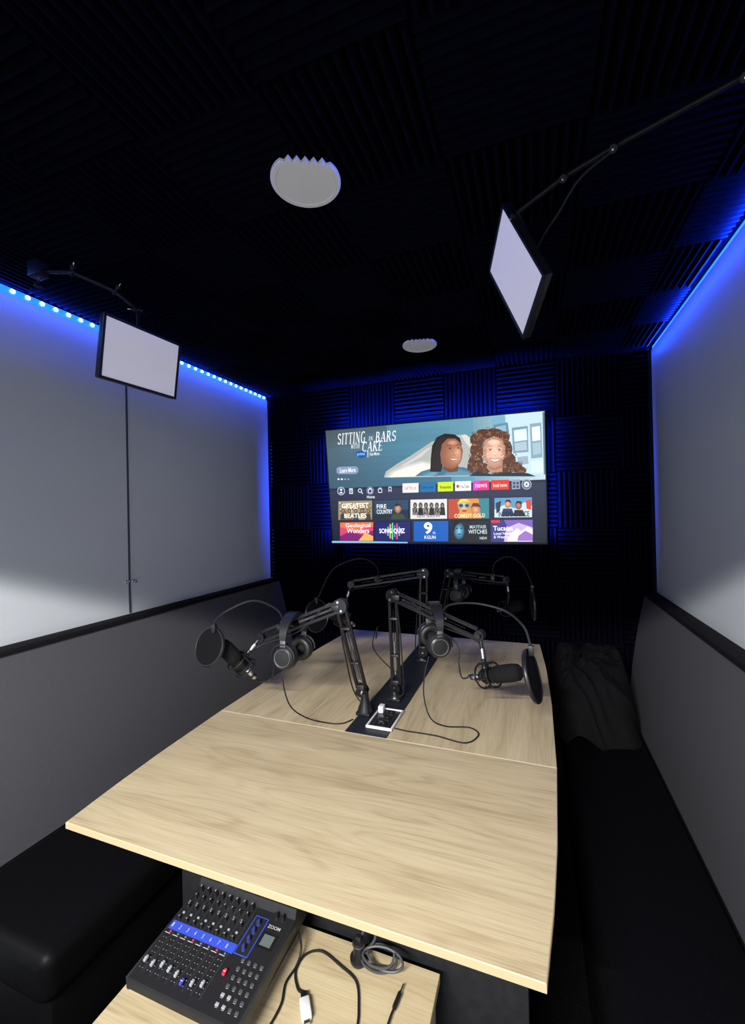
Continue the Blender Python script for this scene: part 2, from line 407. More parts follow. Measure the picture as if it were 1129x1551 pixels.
# person one
P([(630,720),(640,712.5),(658,707),(680,704),(704,706),(718,711),(727,717.5)],(60,110,136))
for i in range(8): P([(634+i*1.4,719.8),(642+i*1.4,713.5+i*.4),(658,709+i*.6),(668-i*.6,712+i*.6),(664-i*1.4,719.5)],lerp((62,112,138),(94,150,174),i/7))
for i in range(5): P([(670+i,719),(682+i*.5,708+i*.6),(700-i,708+i*.6),(712-i,712+i*.4),(720-i,717.5)],lerp((64,114,140),(84,138,162),i/4))
P([(653,713),(654,692),(656,674),(663,661),(675,655.5),(690,656.5),(698,662),(701,672),(690,676),(679,684),(673,700),(669,713)],(34,26,24))
for i in range(10): P([(656+i*1.2,708),(656+i*1.5,686),(661+i*1.8,668),(668+i*1.9,660),(669.4+i*1.9,660.4),(662.2+i*1.8,669.5),(657+i*1.5,688),(656.8+i*1.2,708)],(54,42,38) if i%2 else (26,20,20))
P([(672,708),(675,694),(688,704),(696,699),(695,712),(682,714)],(104,66,48))
P([(670,701),(668,686),(671,671),(679,663),(691,662.5),(699,669),(702.5,681),(701,693),(695,704),(687,708.5),(677,707)],(138,90,66))
SHADE(686.5,686.5,15,20.5,(142,93,68),(196,142,108),12,8,4)
SHADE(694,684,5.5,8,(190,137,104),(212,158,124),6,1,-1);SHADE(687,669,8,4,(170,117,88),(206,152,118),6)
SHADE(682.6,676.6,4.4,2.6,(160,108,80),(128,84,62),4);SHADE(695.4,675.8,3.6,2.4,(180,126,94),(140,94,70),4)
P([(677.6,674.2),(682,672.5),(686.4,673.4),(686.4,673.8),(682,673.1),(678,674.8)],(74,48,38));P([(692,673),(696,671.7),(698.6,672.8),(698.6,673.3),(696,672.3),(692.4,673.5)],(74,48,38))
EL(683,677.9,1.7,.8,(52,34,28),12);EL(695.8,676.9,1.5,.8,(52,34,28),12)
P([(689.8,680),(691.2,682),(692.8,686),(690.5,687.2),(688.4,686.5)],(182,128,96));EL(689.6,687.2,1.5,.5,(136,90,68),10);EL(691.4,684.6,1,1.4,(222,170,138),10)
P([(682,692.2),(686,692.2),(690,692.7),(694,691.6),(696.6,691.4),(693,695.2),(689,696.6),(684.8,695.6)],(160,92,80));P([(683.6,692.9),(690,693.5),(695.2,692.3),(692,694.5),(688,695.2),(685.4,694.5)],(232,224,216))
# person two
random.seed(3)
hair=[(724,664,11,10),(735,656,13,8),(750,654,13,7),(763,660,10,9),(724,680,11,12),(722,697,11,12),(732,708,12,9),(768,678,9,13),(772,695,10,12),(782,705,10,8),(716,706,7,8),(760,708,20,9),(790,710,8,6)]
for x,y,rx,ry in hair: EL(x,y,rx,ry,(86,54,38),14)
def curl(x,y,r,c):
    a0=random.uniform(0,6.3);pts=[];inn=[]
    for i in range(7):
        a=a0+i*.55;pts.append((x+r*math.cos(a),y+r*.8*math.sin(a)));inn.append((x+(r-.7)*math.cos(a),y+(r-.7)*.8*math.sin(a)))
    P(pts+inn[::-1],c)
for _ in range(420):
    x,y,rx,ry=random.choice(hair);x+=random.uniform(-rx,rx)*.95;y+=random.uniform(-ry,ry)*.95
    curl(x,y,random.uniform(1.4,3.0),random.choice([(126,84,58),(66,40,28),(110,70,48),(150,108,78),(96,60,42),(174,132,98),(56,34,24)]))
P([(738,706),(741,697),(756,703),(762,697),(762,712),(745,714)],(180,134,112));P([(741,704),(750,707),(761,702),(761,706),(750,710),(742,708)],(158,112,92))
P([(733,690),(732.5,676),(737,664),(749,659),(761,663),(766.5,675),(766,689),(760,700),(751,706.5),(741,702)],(180,132,108))
SHADE(749.5,682,16.5,22.5,(186,138,114),(236,194,170),14)
SHADE(741,687,4.5,4,(230,186,161),(232,168,148),6);SHADE(759.5,687,4.5,4,(230,186,161),(232,168,148),6);SHADE(749.5,668,9,4.5,(222,180,154),(242,208,186),6)
SHADE(743.6,678.2,4.4,2.6,(220,176,150),(192,146,122),4);SHADE(757.6,678.2,4.4,2.6,(220,176,150),(192,146,122),4)
for sx in (-1,1):
    for i in range(8): curl(749.5+sx*(16.2-.5*i),665+i*4.6,2.8,(100,62,44) if i%2 else (132,90,62))
for i in range(7): curl(737.5+i*4,661.5+abs(i-3)*.7,2.6,(108,68,48) if i%2 else (142,98,68))
P([(739.4,674.8),(743,673.4),(747,674.4),(747,674.9),(743,674.1),(739.8,675.3)],(136,94,74));P([(754.4,674.4),(758,673.4),(761.6,674.8),(761.4,675.3),(758,674.1),(754.8,674.9)],(136,94,74))
EL(743.7,679.3,1.8,.85,(70,48,38),12);EL(757.5,679.3,1.8,.85,(70,48,38),12)
P([(749.6,680),(751,680),(752.4,686.4),(750.5,687.8),(748.4,686.8)],(230,187,162));EL(750.4,687.5,2,.55,(192,142,118),10);EL(750.6,685.4,1,1.2,(246,218,200),10)
P([(742.6,691.8),(746,692.2),(751,692.9),(756,692),(759.4,691.3),(756.2,696.6),(751,698.8),(745.8,697)],(190,108,98));P([(744.2,693),(751,693.9),(758,692.4),(755.2,695.6),(751,696.8),(746.8,695.9)],(244,236,230))
P([(712,719),(722,712),(745,716),(770,713),(800,714),(812,719)],(34,44,62))
# title
TS('SITTING',512,657.5,558,669.5,(248,248,248));TS('IN',560,661,568.5,666,(248,248,248));TS('BARS',569.5,654.5,605,666.5,(248,248,248))
TS('WITH',533,673,548,678,(248,248,248));TS('CAKE',549.5,669.5,584,681,(248,248,248))
EL(549,687.5,8,5.5,(20,80,150));TX('prime',543,685,555,690,(150,210,250),.0)
P([(559,683),(560,683),(560,692),(559,692)],(220,225,230))
TX('New Movie',562,684.5,577,688.5,(225,230,235))
P([(515,706.5),(541,705.5),(545,708),(545,714),(541,717),(515,717.5),(512,715),(512,709)],(132,146,178))
TX('Learn More',517,709,541,714,(240,242,248))
for i in range(4): EL(515+i*5,725,1.6,1.3,(240,240,245) if i<2 else (150,155,165),10)
EL(519,743,6,6.5,(160,170,196));EL(519,743,4.6,5,(50,58,84));EL(519,741,1.8,1.8,(225,230,240));P([(515.8,746.5),(519,743.6),(522.2,746.5)],(225,230,240))
def icon(x,k):
    c=(220,225,236);d=(44,50,74)
    if k==0: RC(x-3,739,x+3,747,c);RC(x-2,741,x+2,745.5,d);RC(x-1,742,x+1,744,c)
    if k==1: EL(x-.5,742,3,3.2,c,16);EL(x-.5,742,2,2.1,d,16);P([(x+1.2,744),(x+2.2,743.4),(x+4,747),(x+3,747.5)],c)
    if k==2: EL(x,742,6,6.6,(96,108,140),20);P([(x-4,742),(x,737),(x+4,742),(x+3,742),(x+3,746),(x-3,746),(x-3,742)],c);P([(x-2.2,742),(x,739.5),(x+2.2,742),(x+2,745),(x-2,745)],d)
    if k==3: RC(x-3.2,739,x+3.2,745,c);RC(x-2.3,740,x+2.3,744,d);P([(x-1.5,737),(x-1,736.8),(x+.2,739),(x-.4,739)],c);P([(x+1.5,736.6),(x+2,736.8),(x+.6,739),(x,739)],c)
    if k==4: P([(x-2.2,736),(x+2.2,736),(x+2.2,744),(x,741.5),(x-2.2,744)],c);P([(x-1.4,737),(x+1.4,737),(x+1.4,742),(x,740.5),(x-1.4,742)],d)
for k,x in enumerate((534,548,563,578,593)): icon(x,k)
TX('Home',558,749.5,570,753.5,(235,238,245))
apps=[(612,636,(238,238,240),'NETFLIX',(214,20,30)),(638.5,662,(18,104,160),'prime video',(30,30,60)),(665,688,(196,222,20),'freevee',(20,30,10)),(691,715,(238,238,240),'YouTube',(40,20,24)),(718,742,(226,36,110),'news',(250,210,240)),(745,772,(216,52,40),'local news',(250,230,220))]
for x0,x1,c,t,tc in apps:
    yt=731-(x0-612)*.045;yb=745-(x0-612)*.04
    P([(x0,yt),(x1,yt-1),(x1,yb-.8),(x0,yb)],c)
    if t=='news': P([(x0,yt),(x0+10,yt-.4),(x0+6,yb-.2),(x0,yb)],(220,50,200))
    TX(t,x0+(7 if t=='YouTube' else 3),yt+5,x1-3,yb-5,tc)
    if t=='YouTube': RC(x0+2,yt+5,x0+6,yb-5,(230,20,20));
P([(775.5,724.5),(788,723.5),(788.5,738),(776,739)],(140,148,172));
for i in range(2):
    for j in range(2): P([(777.5+i*5.2,727.5+j*5.4),(781+i*5.2,727.2+j*5.4),(781.2+i*5.2,731+j*5.4),(777.7+i*5.2,731.2+j*5.4)],(60,68,94))
EL(798,731,7.5,8,(150,160,182));EL(798,731,6,6.5,(70,80,110));
for k in range(8):
    t=k*math.pi/4;EL(798+3.4*math.cos(t),731+3.7*math.sin(t),1.1,1.2,(220,225,235),8)
EL(798,731,3.2,3.5,(220,225,235));EL(798,731,1.5,1.6,(70,80,110))
def tile(x0,y0,x1,y1,c,dy=-.9):
    P([(x0,y0),(x1,y0+dy),(x1,y1+dy*.5),(x0,y1)],c)
tile(515,758.5,566,787,(150,138,106),-1.5)
for _ in range(90):
    x=random.uniform(516,562);y=random.uniform(760,784);w=random.uniform(1,4);P([(x,y),(x+w,y),(x+w,y+random.uniform(1,3)),(x,y+2)],random.choice([(202,190,150),(90,80,64),(226,214,180),(60,66,80),(120,90,60)]))
for i in range(5):
    P([(518+i*9.5,786.6),(519.5+i*9.5,777),(525+i*9.5,777),(527+i*9.5,786.4)],[(60,56,60),(120,70,50),(50,66,90),(160,150,120),(70,60,50)][i]);SHADE(522.4+i*9.5,773,2.6,3.4,(90,62,48),(206,166,138),3)
TX('GREATEST',520,762,561,768,(250,246,230),bold=.02);TX('BEATLES',524,777.5,558,783.5,(250,246,230),bold=.02)
tile(570,757,621,786,(38,66,92),-1.5)
P([(570,777),(621,770),(621,785),(570,786)],(24,40,58));P([(594,786),(597,778),(604,776),(613,778),(617,785)],(52,70,60));SHADE(605,769,5,7,(150,104,82),(204,156,128),4);P([(599,764),(604,760.5),(610,764),(610,768),(608,764.5),(600,766)],(50,36,28))
TX('FIRE',573,763,588,769,(236,238,240));TX('COUNTRY',573,771,597,777,(236,238,240))
tile(624,755.5,679,785,(214,214,212),-1.6)
for i in range(6):
    P([(627+i*8.2,779),(628+i*8.2,768),(634.5+i*8.2,768),(635.5+i*8.2,779)],(40,42,50) if i%2 else (130,120,114));SHADE(631+i*8.2,764,3,4.5,(60,54,52),(170,150,138),3,0,1)
TX('FAMILY RINGS',627,768,676,776,(24,22,26),bold=.02);TX('NEW SEASON',634,779,668,782,(60,60,70))
tile(681,754,742,784,(214,140,60),-1.6)
P([(681,754),(700,753.5),(696,784),(681,784)],(180,70,40));P([(726,752.7),(742,752.5),(742,783),(730,783.5)],(52,126,140))
SHADE(704,764,9,10,(200,140,90),(240,196,146),4);P([(694,762),(698,754.5),(708,753.5),(716,760),(712,758),(702,758)],(230,200,90));EL(700,764,4,3.2,(60,150,170));EL(709,764,4,3.2,(60,150,170));EL(700,764,2.6,2,(24,60,80));EL(709,764,2.6,2,(24,60,80));EL(705,772,3.6,1.5,(190,40,40))
SHADE(722,770,7,8,(180,120,86),(226,170,130),4);P([(714,768),(718,760),(726,760),(731,768),(728,766),(718,765)],(90,50,30));TX('COMEDY GOLD',690,777,736,781.5,(250,236,190))
tile(750,752,806,782,(92,146,190),-1.6)
P([(750,770),(765,762),(780,768),(795,758),(806,764),(806,781),(750,782)],(196,214,226));P([(760,780),(763,768),(776,768),(780,780)],(40,60,110));P([(778,780),(780,770),(792,770),(797,780)],(60,40,50));SHADE(770,761,5,6.5,(170,120,92),(224,178,146),4);SHADE(786,763,5,6.5,(130,84,62),(190,134,104),4);P([(765,759),(768,754.6),(773,754.6),(775.5,760),(770,757)],(40,30,26));P([(781,761),(784,756.4),(790,757),(791,762),(786,759)],(24,20,20));P([(752,760),(760,756),(758,772),(753,776)],(40,50,70));P([(797,756),(804,754),(805,770),(798,768)],(210,70,50))
TX('INDEPENDENCE',756,773,802,780,(16,20,40),bold=.02)
tile(518,791,568,819.5,(206,66,106),-1)
P([(518,791),(568,790),(568,797),(540,803),(518,798)],(224,110,70));P([(518,812),(535,804),(550,810),(568,803),(568,819),(518,819.5)],(120,30,110));P([(546,819),(556,806),(568,812),(568,819)],(236,170,90))
TX('Geological',526,792.5,564,799.5,(250,246,244));TX('Wonders',528,800,562,807,(250,246,244))
tile(571,790,624,819.5,(26,30,98),-1)
for i,(h,c) in enumerate(zip((4,7,11,13,9,12,7,4),((230,60,150),(70,200,230),(250,190,60),(90,220,150),(120,120,240),(240,90,90),(80,200,240),(230,120,220)))):
    x=586+i*3.4;P([(x,804-h),(x+1.8,804-h),(x+1.8,804+h),(x,804+h)],c)
TX('SONG QUIZ',577,800,616,808,(248,248,252),bold=.02)
tile(629,788.5,681,819.5,(20,88,176),-1)
TX('9',644,790,657.5,808,(250,252,255),bold=.03);EL(659.6,806.2,2,2,(200,220,245),14);EL(659.6,806.2,1.2,1.2,(20,88,176),12);TX('KGUN',645,810.5,662,815.5,(240,245,250))
tile(684,787.5,741,819.5,(22,30,38),-1)
SHADE(697,803,8,13,(40,90,124),(120,184,212),5);EL(694,799,1.8,1,(16,30,40),8);EL(700.5,799,1.8,1,(16,30,40),8);EL(697.6,808,2.6,1,(40,60,90),8);P([(688,790),(693,787.6),(702,788),(692,795),(689,806)],(12,16,22))
TX('MAYFAIR',713,794,738,799,(180,196,206));TX('WITCHES',711,801,739,807,(212,222,228));TX('NEW',728,812,739,816,(200,210,216))
tile(745,786,807,819.5,(196,176,220),-1)
P([(745,786),(770,785.5),(764,819.5),(745,819.5)],(52,54,130));P([(764,785.6),(807,785),(807,797),(786,790),(770,797)],(120,92,176));P([(775,806),(784,798),(790,803),(800,795),(807,800),(807,819),(768,819)],(232,226,244));P([(786,810),(796,802),(807,808),(807,818),(784,818)],(150,110,190))
TX('Tucson',748,795,777,802,(250,250,252),bold=.02);TX('Local News',749,804.5,775,808.5,(240,240,250));TX('& Weather',749,810,773,814,(240,240,250))
RC(745,786,758,790,(226,40,50))
P([(505.5,819.6),(560,819.6),(620,820.6),(620,822.4),(506,822.4)],(120,190,220))
g.done('screen',tv,label='glowing streaming menu with show tiles and film banner')

# ---------- table
def hw(y):
    K=[(.7316,.556),(.88,.574),(1.05,.588),(1.3565,.602),(1.8,.606),(2.2,.598),(2.585,.575)]
    for (a,p),(b,q) in zip(K,K[1:]):
        if y<=b:
            return p+(q-p)*(y-a)/(b-a)
    return K[-1][1]
CX=-.5505
tb=empty('conference_table',(CX,1.6,0),'light oak boat-shaped table with black cable channel','table')
def slab(name,x0f,x1f,y0,y1,m,label=None):
    g=G((CX,1.6,0));n=14;zt,zb=.75,.734
    ys=[y0+(y1-y0)*i/n for i in range(n+1)]
    Lf=[(x0f(y),y) for y in ys];Rt=[(x1f(y),y) for y in ys];loop=Lf[::-1]+Rt
    k=len(loop);c=.0015
    cx=sum(p[0] for p in loop)/k;cy=sum(p[1] for p in loop)/k
    def ins(p,d): 
        v=V((p[0]-cx,p[1]-cy));v-=V((math.copysign(min(d,abs(v.x)),v.x),math.copysign(min(d,abs(v.y)),v.y)));return (cx+v.x,cy+v.y)
    top=[(*ins(p,c),zt) for p in loop];mid=[(*p,zt-c) for p in loop];bot=[(*p,zb) for p in loop]
    g.add(top,[tuple(range(k))],m);g.add(bot,[tuple(range(k))[::-1]],m)
    g.add(top+mid,[(i,i+k,(i+1)%k+k,(i+1)%k) for i in range(k)],edge_m)
    g.add(mid+bot,[(i,i+k,(i+1)%k+k,(i+1)%k) for i in range(k)],edge_m)
    return g.done(name,tb,label=label)
SY=1.3565;CH=.076
slab('tabletop_leaf',lambda y:CX-hw(y),lambda y:CX+hw(y),.7316,SY-.0012,wood_x,'front oak leaf with crosswise grain')
slab('tabletop_leaf',lambda y:CX-hw(y),lambda y:CX-CH,SY+.0012,2.585,wood_y,'rear oak leaf with lengthwise grain')
slab('tabletop_leaf',lambda y:CX+CH,lambda y:CX+hw(y),SY+.0012,2.585,wood_y,'rear oak leaf with lengthwise grain')
g=G((CX,1.6,0));g.box((CX,SY,.7418),(1.2,.0035,.0155),gapm);g.done('seam_strip',tb)
g=G((CX,1.6,0));g.box((CX,(SY+2.585)/2+.001,.7415),(2*CH-.002,2.585-SY-.004,.019),mat('channel_black',(.008,.010,.016),.55));g.done('cable_channel',tb,label='black central cable channel')
g=G((CX,1.6,0));g.box((CX+.03,1.03,.3665),(.98,.05,.733),pedm,bev=.002);g.box((CX,2.4,.3665),(.9,.05,.733),pedm,bev=.002);g.box((CX,1.7,.30),(.06,1.32,.5),pedm);g.done('pedestal',tb,label='dark grey panel legs')
pw=empty('power_socket_box',(-.515,1.47,.751),'open pop-up socket box with white rim on cable channel','power socket')
g=G((-.515,1.47,.751));w,l=.050,.072
for c,s in (((-.515-w+.003,1.475,.757),(.005,l*2,.010)),((-.515+w-.007,1.475,.757),(.005,l*2,.010)),((-.517,1.475-l,.757),(2*w-.004,.006,.010)),((-.517,1.475+l,.757),(2*w-.004,.006,.010))): g.box(c,s,whitep,bev=.0015)
g.done('rim',pw,label='white plastic rim')
g=G((-.515,1.47,.751));g.box((-.517,1.475,.7545),(2*w-.008,l*2-.006,.006),black)
for yy in (1.43,1.475,1.52):
    g.box((-.517,yy,.7595),(.04,.034,.004),blackmetal,bev=.001)
    for dx in (-.008,.008): g.box((-.517+dx,yy,.762),(.002,.007,.001),mat('grey_slot',(.15,.15,.15),.5))
g.done('outlet',pw)
g=G((-.515,1.47,.751));g.box((-.548,1.525,.768),(.020,.03,.026),whitep,bev=.003);g.done('adapter',pw,label='white plug adapter')

# ---------- benches
def bench(side):
    if side<0: xw,xt,xb,xf=XL,-1.69,-1.557,-1.112
    else: xw,xt,xb,xf=XR,.543,.46,.115
    y0,y1=.68,2.612
    o=V(((xb+xf)/2,1.6,0))
    e=empty('bench_seat',o,'black vinyl bench with slanted grey padded backrest','bench')
    g=G(o);n=10
    prof=[(xw,1.045),(xt,1.045)]
    for i in range(n+1):
        t=i/n;x=xt+(xb-xt)*t;z=1.04-(1.04-.44)*t;bul=.012*math.sin(math.pi*t)
        prof.append((x-side*bul,z))
    prof.append((xw,.44))
    k=len(prof);vs=[(x,y0,z) for x,z in prof]+[(x,y1,z) for x,z in prof]
    fs=[(i,(i+1)%k,(i+1)%k+k,i+k) for i in range(k)]+[tuple(range(k))[::-1],tuple(range(k,2*k))]
    g.add(vs,fs,greyv);g.done('backrest',e,label='grey padded backrest')
    g=G(o);xe=xt-side*.008
    g.box(((xw+xe)/2,(y0+y1)/2,1.056),(abs(xe-xw),y1-y0,.02),blackmatte,bev=.004);g.done('top_rail',e,label='black capping rail')
    g=G(o);lo=min(xb,xf);hi=max(xb,xf)
    g.box(((lo+hi)/2,(y0+y1)/2,.385),(hi-lo,y1-y0,.13),vinyl,bev=.035,seg=5);g.done('seat_cushion',e)
    g=G(o);g.box(((lo+hi)/2,(y0+y1)/2+.01,.165),(hi-lo-.03,y1-y0-.03,.33),vinyl,bev=.01);g.done('base',e)
    g=G(o);a=min(xw,xb);b_=max(xw,xb);g.box(((a+b_)/2,(y0+y1)/2,.22),(b_-a-.002,y1-y0,.438),blackmatte);g.done('rear_box',e)
bench(-1);bench(1)

# ---------- jacket heap
nx,ny=100,80;g=G((.25,2.4,.452));vs=[];fs=[]
for j in range(ny+1):
    for i in range(nx+1):
        u=i/nx;v=j/ny
        x=.07+u*.385;y=2.10+v*.50
        n0=noise.noise(V((u*2,v*2,9)))
        dx_=abs(u-.5)/.5;front=max(0,(.60+.10*n0-v))/.60
        rr=(dx_**5+front**2.2)**.5
        m_=max(0,1-rr);m_=min(1,m_*1.5)*min(1,(1-v)*14);m_=math.sin(m_*math.pi/2)
        n1=noise.noise(V((x*6,y*6,0)));n2=noise.noise(V((x*11+n1*2,y*8,3)));n3=noise.noise(V((x*20+n2*2,y*14,5)))
        rid=(1-abs(n2)*2.2)*.028+(1-abs(n3)*2)*.006
        h=(.18+.12*min(1,v*1.2)+.04*n1+rid)*m_
        vs.append((x+.008*n2,y+.010*n1,.453+h))
for j in range(ny):
    for i in range(nx):
        a=j*(nx+1)+i
        if max(vs[a][2],vs[a+1][2],vs[a+nx+1][2],vs[a+nx+2][2])>.4535: fs.append((a,a+1,a+nx+2,a+nx+1))
clothm=noisy('black_cloth',(.0032,.0032,.0037),(.005,.005,.0055),200,.85,.1,spec=.09)
g.add(vs,fs,clothm,True);g.done('folded_jacket',label='crumpled black jacket heaped on the bench end',category='jacket')

# ---------- boom arms
def boom(base,low,elbow,tip,label,drop):
    base,low,elbow,tip,drop=map(V,(base,low,elbow,tip,drop))
    e=empty('microphone_boom_arm',base,label,'microphone arm',group='black scissor arms on the table')
    g=G(base)
    g.box(base+V((0,0,.006)),(.055,.06,.012),blackmetal,bev=.003)
    h=low.z-base.z
    g.lathe([(.03,.01),(.027,.02),(.018,h*.5),(.014,h*.75),(.014,h-.005)],blackmetal,Matrix.Translation(V((base.x,base.y,base.z))),20)
    g.cyl(base+V((0,0,h*.5)),low,.012,blackmetal)
    g.done('base',e)
    def seg(name,p,q):
        g=G(base);d=(q-p).normalized();hd=(tip-elbow);hd.z=0;hd.normalize()
        off=hd-d*hd.dot(d)
        if off.length<.3: off=V((0,0,1))-d*d.z
        off.normalize();off*=.016;up=d.cross(off).normalized()
        L=(q-p).length
        for s in (-1,1):
            g.bar(p+off*s+d*.012,q+off*s-d*.012,.0115,blackmetal,up=up)
        g.box(p+d*(L*.05),(.03,.03,.02),black,bev=.003)
        g.done(name,e)
        g=G(base);pts=[];turns=26
        a=p+d*L*.12;c=p+d*L*.5;x=off.normalized();y=up
        for i in range(turns*8+1):
            t=i/(turns*8);an=2*math.pi*i/8;pts.append(a+(c-a)*t+(x*math.cos(an)+y*math.sin(an))*.0050)
        g.tube(pts,.0011,mat('spring_steel',(.15,.15,.16),.35,.9),n=5,sub=0)
        g.cyl(c,p+d*L*.85,.0015,blackmetal,n=6);g.done('spring',e)
        return up,off
    up,off=seg('lower_arm',low,elbow)
    up2,off2=seg('upper_arm',elbow,tip)
    g=G(base)
    g.cyl(elbow-up2*.012,elbow+up2*.012,.006,blackmetal,n=10)
    for s in (-1,1):
        c=elbow+up2*s*.011
        g.lathe([(.026,-.0015),(.026,.0015)],blackmetal,frame(c,up2),20)
        g.cyl(c+up2*s*.001+off2,c+up2*s*.005+off2,.004,chrome,n=6);g.cyl(c+up2*s*.001-off2,c+up2*s*.005-off2,.004,chrome,n=6)
    g.done('elbow_joint',e)
    g=G(base);g.cyl(low-up*.012,low+up*.012,.006,blackmetal,n=10)
    for s in (-1,1):
        c=low+up*s*.011;g.lathe([(.024,-.0015),(.024,.0015)],blackmetal,frame(c,up),18);g.cyl(c,c+up*s*.007,.0045,chrome,n=6)
    g.done('base_joint',e)
    g=G(base)
    for s in (-1,1):
        c=tip+up2*s*.011;g.lathe([(.018,-.0015),(.018,.0015)],blackmetal,frame(c,up2),18)
    g.cyl(tip-up2*.016,tip+up2*.016,.005,blackmetal,n=10);g.cyl(tip+up2*.016,tip+up2*.026,.009,black,n=8)
    g.cyl(tip,tip+(drop-tip)*.42,.007,blackmetal);g.cyl(tip+(drop-tip)*.42,tip+(drop-tip)*.72,.0065,chrome);g.cyl(tip+(drop-tip)*.72,drop,.008,blackmetal)
    g.sphere(drop,.011,blackmetal)
    g.done('tip_swivel',e)
    g=G(base);m1=low+(elbow-low)*.5+off*1.9;m2=elbow+(tip-elbow)*.5-V((0,0,.032))
    g.tube([base+V((.02,-.015,.015)),low+off*2.2,m1,elbow+off*1.9+V((0,0,.01)),m2,tip-V((0,0,.03)),drop+(drop-tip)*.2],.0028,rubber,n=6,sub=8);g.done('signal_cable',e)
    for q in (low+(elbow-low)*.35,low+(elbow-low)*.75,elbow+(tip-elbow)*.6):
        g=G(base);g.box(q,(.036,.028,.008),black,bev=.002);g.done('cable_strap',e)
    return e
boom((-.607,1.505,.751),(-.615,1.50,.837),(-.636,1.366,1.182),(-.948,1.336,1.057),'black metal scissor arm holding a mic near table edge',(-.985,1.30,1.0))
boom((-.535,1.655,.751),(-.529,1.649,.805),(-.526,1.621,1.177),(-.181,1.537,1.070),'black metal scissor arm reaching over the oak leaf',(-.165,1.515,.965))
boom((-.54,2.13,.751),(-.535,2.12,.80),(-.517,2.104,1.2),(-.88,2.023,1.144),'black metal scissor arm near the television end',(-.90,2.0,1.06))
boom((-.54,2.42,.751),(-.535,2.42,.80),(-.445,2.40,1.163),(-.13,2.30,1.15),'black metal scissor arm with silver swivel, below television',(-.12,2.28,1.07))

def mic(front,tail,mount,label,k_=1.0):
    front,tail,mount=V(front),V(tail),V(mount);d=(front-tail).normalized();L=(front-tail).length
    e=empty('microphone',mount,label,'microphone',group='black studio microphones')
    T=frame(tail,d)
    g=G(mount);g.lathe([(.008,.0),(.0095,.004),(.0095,.05),(.008,.052)],chrome,T,16);g.lathe([(.0105,.012),(.0105,.02)],black,T,16);g.done('plug',e,label='silver plug')
    g=G(mount);g.lathe([(.012,.05),(.018,.058),(.0215,.066),(.0215,L*.55),(.022,L*.56)],black,T,24);g.done('body',e)
    g=G(mount);g.lathe([(.023,L*.53),(.0275,L*.56),(.0285,L*.66),(.0285,L*.86),(.026,L*.95),(.019,L*.99),(.007,L)],windm,T,24);g.done('windscreen',e,label='black foam windscreen')
    g=G(mount);zc=L*.40
    x=T.to_3x3()@V((1,0,0));y=T.to_3x3()@V((0,1,0));ctr=tail+d*zc
    for dz in (-.024,.024):
        g.torus(ctr+d*dz,d,.040,.0032,blackmetal,32,8);g.torus(ctr+d*dz*.55,d,.0245,.0026,blackmetal,28,8)
    for k in range(4):
        a=math.pi/4+k*math.pi/2;v=(x*math.cos(a)+y*math.sin(a))
        g.cyl(ctr+v*.040-d*.028,ctr+v*.040+d*.028,.0042,blackmetal,n=8)
        for s in (-1,1):
            for q in (-.35,.35):
                v2=(x*math.cos(a+q)+y*math.sin(a+q));g.cyl(ctr+v2*.040+d*s*.024,ctr+(x*math.cos(a+q*.2)+y*math.sin(a+q*.2))*.0245+d*s*.013,.0012,rubber,n=5)
    g.cyl(mount,ctr+(mount-ctr).normalized()*.040,.007,blackmetal);g.sphere(mount,.009,blackmetal)
    g.done('shock_mount',e,label='black elastic shock mount')
mic((-1.047,1.232,1.055),(-.975,1.335,.905),(-.985,1.30,1.0),'black condenser mic with shock mount at table edge')
mic((-.045,1.437,.991),(-.222,1.545,.915),(-.165,1.515,.965),'black mic in spider shock mount above oak leaf')
mic((-1.0,1.93,1.03),(-.87,2.04,.93),(-.90,2.0,1.06),'black mic hanging near the television end')
mic((-.055,2.34,1.02),(-.19,2.44,.96),(-.12,2.28,1.07),'black mic in shadow below television')
def pop(c,nrm,R,goose,label,rr=.0048):
    c=V(c);e=empty('pop_filter',c,label,'pop filter',group='round black pop filters')
    g=G(c);T=frame(c,nrm)
    g.lathe([(R*.96,-.004),(R*.5,-.0055),(.002,-.006)],fabric,T,40,cap=False);g.lathe([(R*.96,.004),(R*.5,.0055),(.002,.006)],fabric,T,40,cap=False);g.done('fabric_screen',e)
    g=G(c);g.torus(c,nrm,R,rr,black,48,10,squash=1.4);g.done('hoop',e)
    g=G(c);g.tube(goose,.0038,rubber,n=8,sub=10);s=V(goose[0]);g.box(s,(.016,.016,.03),black,bev=.002)
    g.done('gooseneck',e)
    g=G(c)
    q=V(goose[-1]);g.box(q,(.02,.032,.034),blackmetal,bev=.003);g.cyl(q+V((0,-.016,0)),q+V((0,-.034,0)),.003,blackmetal,n=8);g.cyl(q+V((0,-.034,0)),q+V((0,-.041,0)),.009,black,n=8);g.done('clamp',e)
pop((-1.068,1.205,1.050),(-.12,-.93,.32),.0635,[(-1.053,1.212,1.113),(-1.045,1.21,1.14),(-.993,1.212,1.179),(-.919,1.26,1.207),(-.865,1.32,1.165),(-.851,1.345,1.108)],'round black pop filter facing past the mic')
pop((-.010,1.388,1.0),(.95,-.16,.26),.075,[(-.012,1.392,1.075),(-.018,1.40,1.105),(-.035,1.412,1.145),(-.091,1.463,1.176),(-.188,1.48,1.192),(-.285,1.519,1.172),(-.325,1.57,1.118)],'round black pop filter seen nearly edge-on')
pop((-1.0,1.87,1.01),(.9,-.3,.1),.075,[(-1.0,1.87,1.085),(-.987,1.877,1.11),(-.92,1.9,1.236),(-.797,1.946,1.285),(-.74,2.02,1.24),(-.74,2.055,1.17)],'round black pop filter on curved gooseneck by arm')
